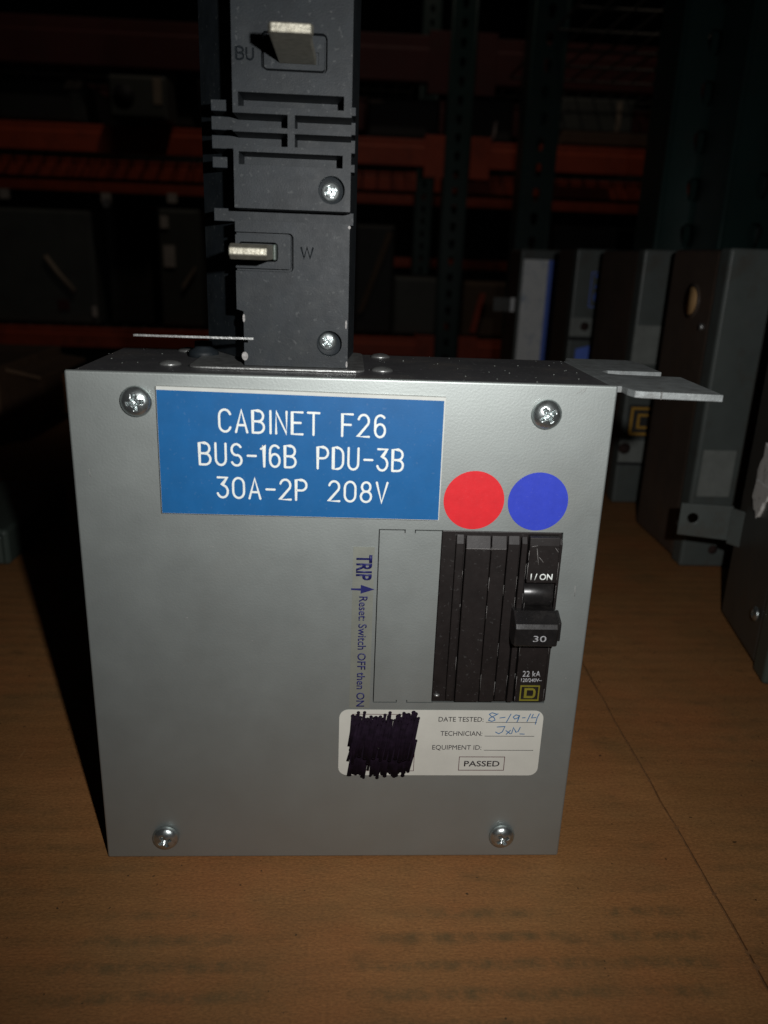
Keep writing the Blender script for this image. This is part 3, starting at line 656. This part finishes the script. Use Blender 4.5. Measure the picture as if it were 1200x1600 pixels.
YE = .95; xE = .2530
eE = enclosure('grey enclosure with a tall scuffed white and blue label, last in the row', xE, YE, .12, .09, EH + .001)
l0 = at(819, 405, 1, YE); l1 = at(861, 405, 1, YE); l2 = at(875, 600, 1, YE)
MB().box(l0.x - xE, l1.x - xE - .003, -.0006, .0003, l2.z, l0.z).build('white_label', M['label_white'], eE)
MB().box(l1.x - xE - .003, l1.x - xE + .011, -.0008, .0003, l2.z, l0.z).build('blue_strip', M['label_blue'], eE)
q0 = at(798, 465, 1, YE + .03); q1 = at(807, 487, 1, YE + .03)
MB().box(q0.x - xE - .026, q0.x - xE, .028, .030, q1.z, q0.z).build('mounting_ear', M['enc_dark'], eE)
MB().box(q0.x - xE, .0014, .027, .030, q1.z, q0.z).build('ear_tip', M['label_white'], eE)

# ==================================================================== THINGS AT THE LEFT
eL = empty('enclosure', (-.45, .30, 0)); tag(eL, 'low dark green enclosure at the left edge beside the shadow', 'enclosure')
a = at(17, 884, 2, 0)
eL.location = (a.x, a.y, 0)
MB().box(-.16, 0, .0, .12, 0, .026).build('body', M['enc_green'], eL, bevel=.003, seg=3)
MB().box(-.158, -.002, -.006, -.0003, 0.003, .024).build('cover', M['enc_green'], eL, bevel=.002)
cx = empty('carton', (-.47, .62, 0)); tag(cx, 'low brown carton with a raised flap behind the breaker box at the left', 'carton')
MB().box(-.16, .10, 0, .2, 0, .085).build('carton_body', M['carton'], cx, bevel=.002)
m = MB(); fl = [(-.16, -.02, .100), (.02, -.02, .100), (.055, -.005, .098), (.13, .04, .070), (.13, .20, .070), (-.16, .20, .112)]
m.add([f for f in fl] + [(x, y, z - .004) for x, y, z in fl], [tuple(range(6)), tuple(range(11, 5, -1))] + [(i, 6 + i, 6 + (i + 1) % 6, (i + 1) % 6) for i in range(6)])
m.build('carton_flap', M['carton'], cx)

# ==================================================================== RACKS
def holed_web(mb, x0, x1, y, z0, z1, pitch=.0508, r=(.0085, .013), t=.003, cols=None):
    """a flat web facing -Y with one or two columns of tear-drop holes, real openings with thickness"""
    cxs = cols or [(x0 + x1) / 2]; n = int((z1 - z0) / pitch)
    xb = [x0] + [(a + b) / 2 for a, b in zip(cxs, cxs[1:])] + [x1]
    for i in range(n):
        a, b = z0 + i * pitch, z0 + (i + 1) * pitch; c = (a + b) / 2
        for k, cx_ in enumerate(cxs):
            l, rr_ = xb[k], xb[k + 1]
            inn = [(cx_ + r[0] * u, c + r[1] * v) for u, v in ((-.5, -1), (.5, -1), (1, .1), (1, .6), (.5, 1), (-.5, 1), (-1, .6), (-1, .1))]
            out = [(cx_ - .5 * r[0], a), (cx_ + .5 * r[0], a), (rr_, c), (rr_, b), (cx_ + .5 * r[0], b), (cx_ - .5 * r[0], b), (l, b), (l, c)]
            vs = [(p[0], y, p[1]) for p in out] + [(p[0], y, p[1]) for p in inn] + [(p[0], y + t, p[1]) for p in inn] + [(l, y, a), (rr_, y, a)]
            fs = [(j, (j + 1) % 8, 8 + (j + 1) % 8, 8 + j) for j in range(8)] + [(8 + j, 8 + (j + 1) % 8, 16 + (j + 1) % 8, 16 + j) for j in range(8)]
            fs += [(24, 0, 7), (1, 25, 2)]
            # corners between out[2..3] etc. are straight edges already
            mb.add(vs, fs)
def upright(x, y, z0, z1, wd=.076, dp=.07, mt='green_steel', cols=1, parent=None, name='upright'):
    mb = MB(); cs_ = [x + wd / 2] if cols == 1 else [x + wd * .27, x + wd * .73]
    holed_web(mb, x + .004, x + wd - .004, y, z0, z1, cols=cs_)
    mb.box(x, x + .004, y + .001, y + dp, z0, z1).box(x + wd - .004, x + wd, y + .001, y + dp, z0, z1)
    mb.box(x + .004, x + .016, y + dp - .003, y + dp, z0, z1).box(x + wd - .016, x + wd - .004, y + dp - .003, y + dp, z0, z1)
    # rounded front corners
    mb.tube([(x + .004, y + .0035, z0), (x + .004, y + .0035, z1)], .0038, None, 8); mb.tube([(x + wd - .004, y + .0035, z0), (x + wd - .004, y + .0035, z1)], .0038, None, 8)
    return mb.build(name, M[mt], parent)
def beam(x0, x1, y, z0, z1, mt, parent, name='beam'):
    h = z1 - z0
    # stepped box beam: proud lower part, recessed ledge on top
    return MB().prism([(y, z0), (y, z1 - h * .30), (y + .004, z1 - h * .28), (y + .004, z1), (y + .045, z1), (y + .045, z0)], x0, x1, 'x').build(name, M[mt], parent, bevel=.002)
def clip(x, y, z0, z1, mt, parent):
    return MB().box(x, x + .06, y - .004, y, z0, z1).box(x, x + .004, y, y + .06, z0, z1).build('beam_bracket', M[mt], parent, bevel=.001)
def deck(x0, x1, y0, y1, z, parent, pitch=.06, drop=.035, rw=.0026, cross=.16):
    mb = MB(); n = int((x1 - x0) / pitch)
    for i in range(n + 1):
        x = x0 + i * pitch; mb.tube([(x, y0, z - drop), (x, y0, z), (x, y1, z), (x, y1, z - drop)], rw, None, 5)
    k = int((y1 - y0) / cross)
    for i in range(k + 1): mb.tube([(x0, y0 + i * cross, z - .004), (x1, y0 + i * cross, z - .004)], rw, None, 5)
    return mb.build('wire_deck', M['wire'], parent)

YR = 2.36
def zat(px, py, Y): return at(px, py, 1, Y).z
def xat(px, py, Y): return at(px, py, 1, Y).x
rk = empty('pallet_rack', (0, YR, -1.2)); rk_off = Vector((0, YR, -1.2))
tag(rk, 'pallet rack across the aisle with orange beams and green uprights', 'pallet rack')
def setp(o): o.location = -rk_off; return o
zb1, zt1 = zat(700, 262, YR), zat(700, 219, YR)
zb0, zt0 = zat(700, 560, YR), zat(700, 531, YR)
zb2, zt2 = zat(700, 130, YR), zat(700, 56, YR)
xU = xat(692, 300, YR)
for ux in (xU, xU - 2.45, xU + 2.45):
    setp(upright(ux, YR + .004, -1.2, 1.9, parent=rk)); setp(upright(ux, YR + 1.06, -1.2, 1.9, parent=rk))
for (x0, x1) in ((xU - 2.37, xU - .002), (xU + .078, xU + 2.44)):
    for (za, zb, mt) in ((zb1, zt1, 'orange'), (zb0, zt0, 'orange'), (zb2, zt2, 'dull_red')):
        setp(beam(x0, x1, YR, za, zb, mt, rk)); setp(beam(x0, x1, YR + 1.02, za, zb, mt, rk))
        setp(deck(x0 + .04, x1 - .04, YR + .05, YR + 1.015, zb + .002, rk))
        setp(clip(x1 - .06 if x1 < xU + .1 else x0, YR, za - .03, zb + .012, mt, rk))
# second rack row beyond
YR2 = 4.3
rk2 = empty('pallet_rack', (0, YR2, -1.2)); tag(rk2, 'farther pallet rack seen between the shelves of the nearer one', 'pallet rack')
for (za, zb) in ((zat(250, 304, YR2), zat(250, 288, YR2)), (zat(700, 420, YR2) , zat(700, 405, YR2))):
    for (x0, x1) in ((-3.0, -.55), (-.47, 1.9)):
        b = beam(x0, x1, YR2, za, zb, 'orange', rk2); b.location = (0, -YR2, 1.2)
for ux in (-3.08, -.55, 1.9):
    u = upright(ux, YR2, -1.2, 1.9, parent=rk2); u.location = (0, -YR2, 1.2)

# our own rack: uprights behind the enclosures
own = empty('pallet_rack', (.45, .7, -1.2)); tag(own, 'dark green rack uprights rising close behind the grey enclosures', 'pallet rack')
def so(o): o.location = -own.location; return o
Y1 = .74
xa = xat(1021, 385, Y1); so(upright(xa, Y1, -1.2, 1.2, .078, .07, parent=own))
Y2 = .66
xb = xat(1117, 385, Y2); so(upright(xb + .002, Y2, -1.2, 1.2, .080, .07, parent=own))
Y3 = 1.62
xc = xat(803, 400, Y3); so(upright(xc, Y3, -1.2, 1.5, .076, .07, parent=own))
so(MB().tube([(xc + .14, Y3 + .03, 1.1), (xc + .03, Y3 + .03, .45), (xc + .02, Y3 + .03, .2)], .012, None, 8).build('brace', M['green_steel'], own))
so(MB().tube([(xc + .06, Y3 - .08, 1.0), (xa + .03, Y1 + .06, .62)], .012, None, 8).build('brace', M['green_steel'], own))
so(MB().box(-1.1, .95, 1.165, 1.21, -.13, -.031).build('beam', M['dull_red'], own, bevel=.002))
# shelf overhead of the rear bay: decking seen from below at the top right
dk = deck(xc + .05, xc + 1.6, 1.3, 2.1, zat(950, 20, 1.5), own, .055, .0); so(dk)

# ==================================================================== STORED GOODS ACROSS THE AISLE
def crate(label, cat, name, px0, px1, pyt, pyb, Y, dep, mt, grp=None, lip=True, z0=None):
    a = at(px0, pyt, 1, Y); b = at(px1, pyb, 1, Y); pz = z0 if z0 is not None else b.z
    e = empty(name, ((a.x + b.x) / 2, Y, pz)); tag(e, label, cat, grp); wd = (b.x - a.x) / 2; h = a.z - pz
    MB().box(-wd, wd, .008, dep, 0, h).build('body', M[mt], e, bevel=.006)
    MB().box(-wd + .006, wd - .006, 0, .0075, .006, h - .006).build('cover', M[mt], e, bevel=.004)
    return e, wd, h
sh1 = zt1 + .006; sh0 = zt0 + .006
e, wd, h = crate('square grey junction box with a round black hole on the upper shelf', 'junction box', 'junction_box', 166, 262, 114, 203, YR - .09, .3, 'far_grey', z0=sh1)
MB().lathe([(.030, -.003), (.030, .001)], (-wd * .45, 0, h * .52), 'y', 24).build('knockout_hole', M['groove'], e)
MB().box(wd - .035, wd - .012, -.002, .001, h * .35, h * .95).build('edge_strip', M['far_tan'], e)
e, wd, h = crate('wide black box with pale vertical marks on the upper left shelf', 'crate', 'metal_crate', -10, 135, 120, 200, YR + .04, .4, 'far_black', z0=sh1)
for k in (.55, .72): MB().prism([(wd * k, h * .80), (wd * k + .025, h * .80), (wd * k + .040, h * 1.0), (wd * k + .015, h * 1.0)], -.006, -.0005).build('pale_mark', M['far_tan'], e)
for k in range(8): MB().box(wd * .70, wd * .92, -.006, -.0005, h * (.08 + k * .085), h * (.12 + k * .085)).build('slat', M['far_grey'], e)
e, wd, h = crate('narrow black cabinet with a tan edge standing beside the junction box', 'cabinet', 'narrow_cabinet', 262, 305, 112, 200, YR + .06, .2, 'far_black', z0=sh1)
MB().box(-wd, -wd + .022, -.006, -.0005, h * .3, h * .98).build('edge_strip', M['far_tan'], e)
e, wd, h = crate('low dark box under the wire deck right of the black tower', 'crate', 'metal_crate', 575, 686, 150, 214, YR + .06, .4, 'far_black', z0=sh1)
MB().box(-wd * .95, -wd * .6, -.004, -.0005, h * .84, h * .92).build('paper_tag', M['far_tan'], e)
e, wd, h = crate('dark box with a tilted white tag beside the green upright', 'crate', 'metal_crate', 724, 800, 150, 222, YR + .06, .4, 'far_black', z0=sh1)
MB().prism([(wd * .15, h * .05), (wd * .28, h * .08), (wd * .38, h * .48), (wd * .25, h * .46)], -.005, -.0005).build('paper_tag', M['far_white'], e)
e, wd, h = crate('brown carton on the orange shelf at the right', 'carton', 'carton', 876, 1060, 200, 238, YR + .05, .35, 'far_brown', z0=sh1)
e, wd, h = crate('dark panel box standing behind the brown carton', 'crate', 'metal_crate', 880, 985, 150, 234, YR + .45, .35, 'far_grey', z0=sh1)
MB().box(wd * .5, wd * .62, -.004, -.0005, h * .3, h * .95).build('edge_strip', M['far_tan'], e)
# lower shelf
e, wd, h = crate('tall dark switchboard cabinet at the far left of the lower shelf', 'cabinet', 'metal_cabinet', -40, 155, 322, 515, YR + .05, .5, 'far_grey', z0=sh0)
MB().tube([(wd * .15, -.006, h * .60), (wd * .36, -.006, h * .45), (wd * .62, -.006, h * .30)], .008, None, 6).build('hanging_strap', M['far_tan'], e)
MB().box(wd * .92, wd * .99, -.008, -.0005, h * .08, h * .17).build('paper_tag', M['far_white'], e)
MB().box(wd * .30, wd * .50, -.004, -.0005, h * .13, h * .22).build('red_mark', M['dull_red'], e)
e, wd, h = crate('black cabinet beside the tall switchboard on the lower shelf', 'cabinet', 'metal_cabinet', 160, 240, 318, 515, YR + .10, .5, 'far_black', z0=sh0)
MB().box(-wd * .95, -wd * .65, -.008, -.0005, h * .97, h * 1.04).build('paper_tag', M['far_white'], e)
e, wd, h = crate('grey cabinet with two white tags left of the black tower', 'cabinet', 'metal_cabinet', 243, 318, 325, 515, YR + .05, .5, 'far_grey', z0=sh0)
MB().box(-wd * .80, -wd * .45, -.006, -.0005, h * .84, h * .94).build('paper_tag', M['far_white'], e)
MB().box(-wd * .72, -wd * .20, -.006, -.0005, h * .52, h * .70).build('paper_tag', M['far_white'], e)
MB().prism([(wd * .1, h * .32), (wd * .75, h * .50), (wd * .75, h * .54), (wd * .1, h * .38)], -.012, -.0005).build('hanging_strap', M['far_tan'], e)
e, wd, h = crate('dark cabinet with a pale slanted edge right of the black tower', 'cabinet', 'metal_cabinet', 556, 612, 350, 520, YR + .05, .5, 'far_black', z0=sh0)
MB().prism([(-wd * .85, h * .18), (-wd * .5, h * .22), (wd * .85, h * .92), (wd * .60, h * .95)], -.01, -.0005).build('slanted_edge', M['far_brown'], e)
e, wd, h = crate('plain dark cabinet between the slanted edge and the green upright', 'cabinet', 'metal_cabinet', 616, 688, 432, 520, YR + .05, .4, 'far_grey', z0=sh0)
e, wd, h = crate('brown carton with a leaning orange slat on the lower shelf', 'carton', 'carton', 726, 800, 440, 528, YR + .05, .4, 'far_brown', z0=sh0)
MB().prism([(-wd * .7, h * .1), (-wd * .5, h * .1), (-wd * .2, h * .8), (-wd * .4, h * .8)], -.02, -.0005).build('leaning_slat', M['orange'], e)
e, wd, h = crate('dark machine box on the lower shelf at the right', 'crate', 'metal_crate', 870, 1010, 352, 545, YR + .15, .4, 'far_black', z0=sh0)
# small white tags hanging under the orange beam
for i, (px, py) in enumerate(((166, 310), (269, 310), (7, 303))):
    a = at(px, py, 1, YR2 - .004)
    o = MB().box(-.026, .026, -.0025, 0, -.022, .026).build('paper_tag', M['far_white'], None, loc=(a.x, a.y, a.z))
    tag(o, ('small white tag above the black cabinet, left of its twin', 'small white tag above the cabinet with two white tags', 'small white tag at the left picture edge on the farthest orange beam')[i], 'tag')
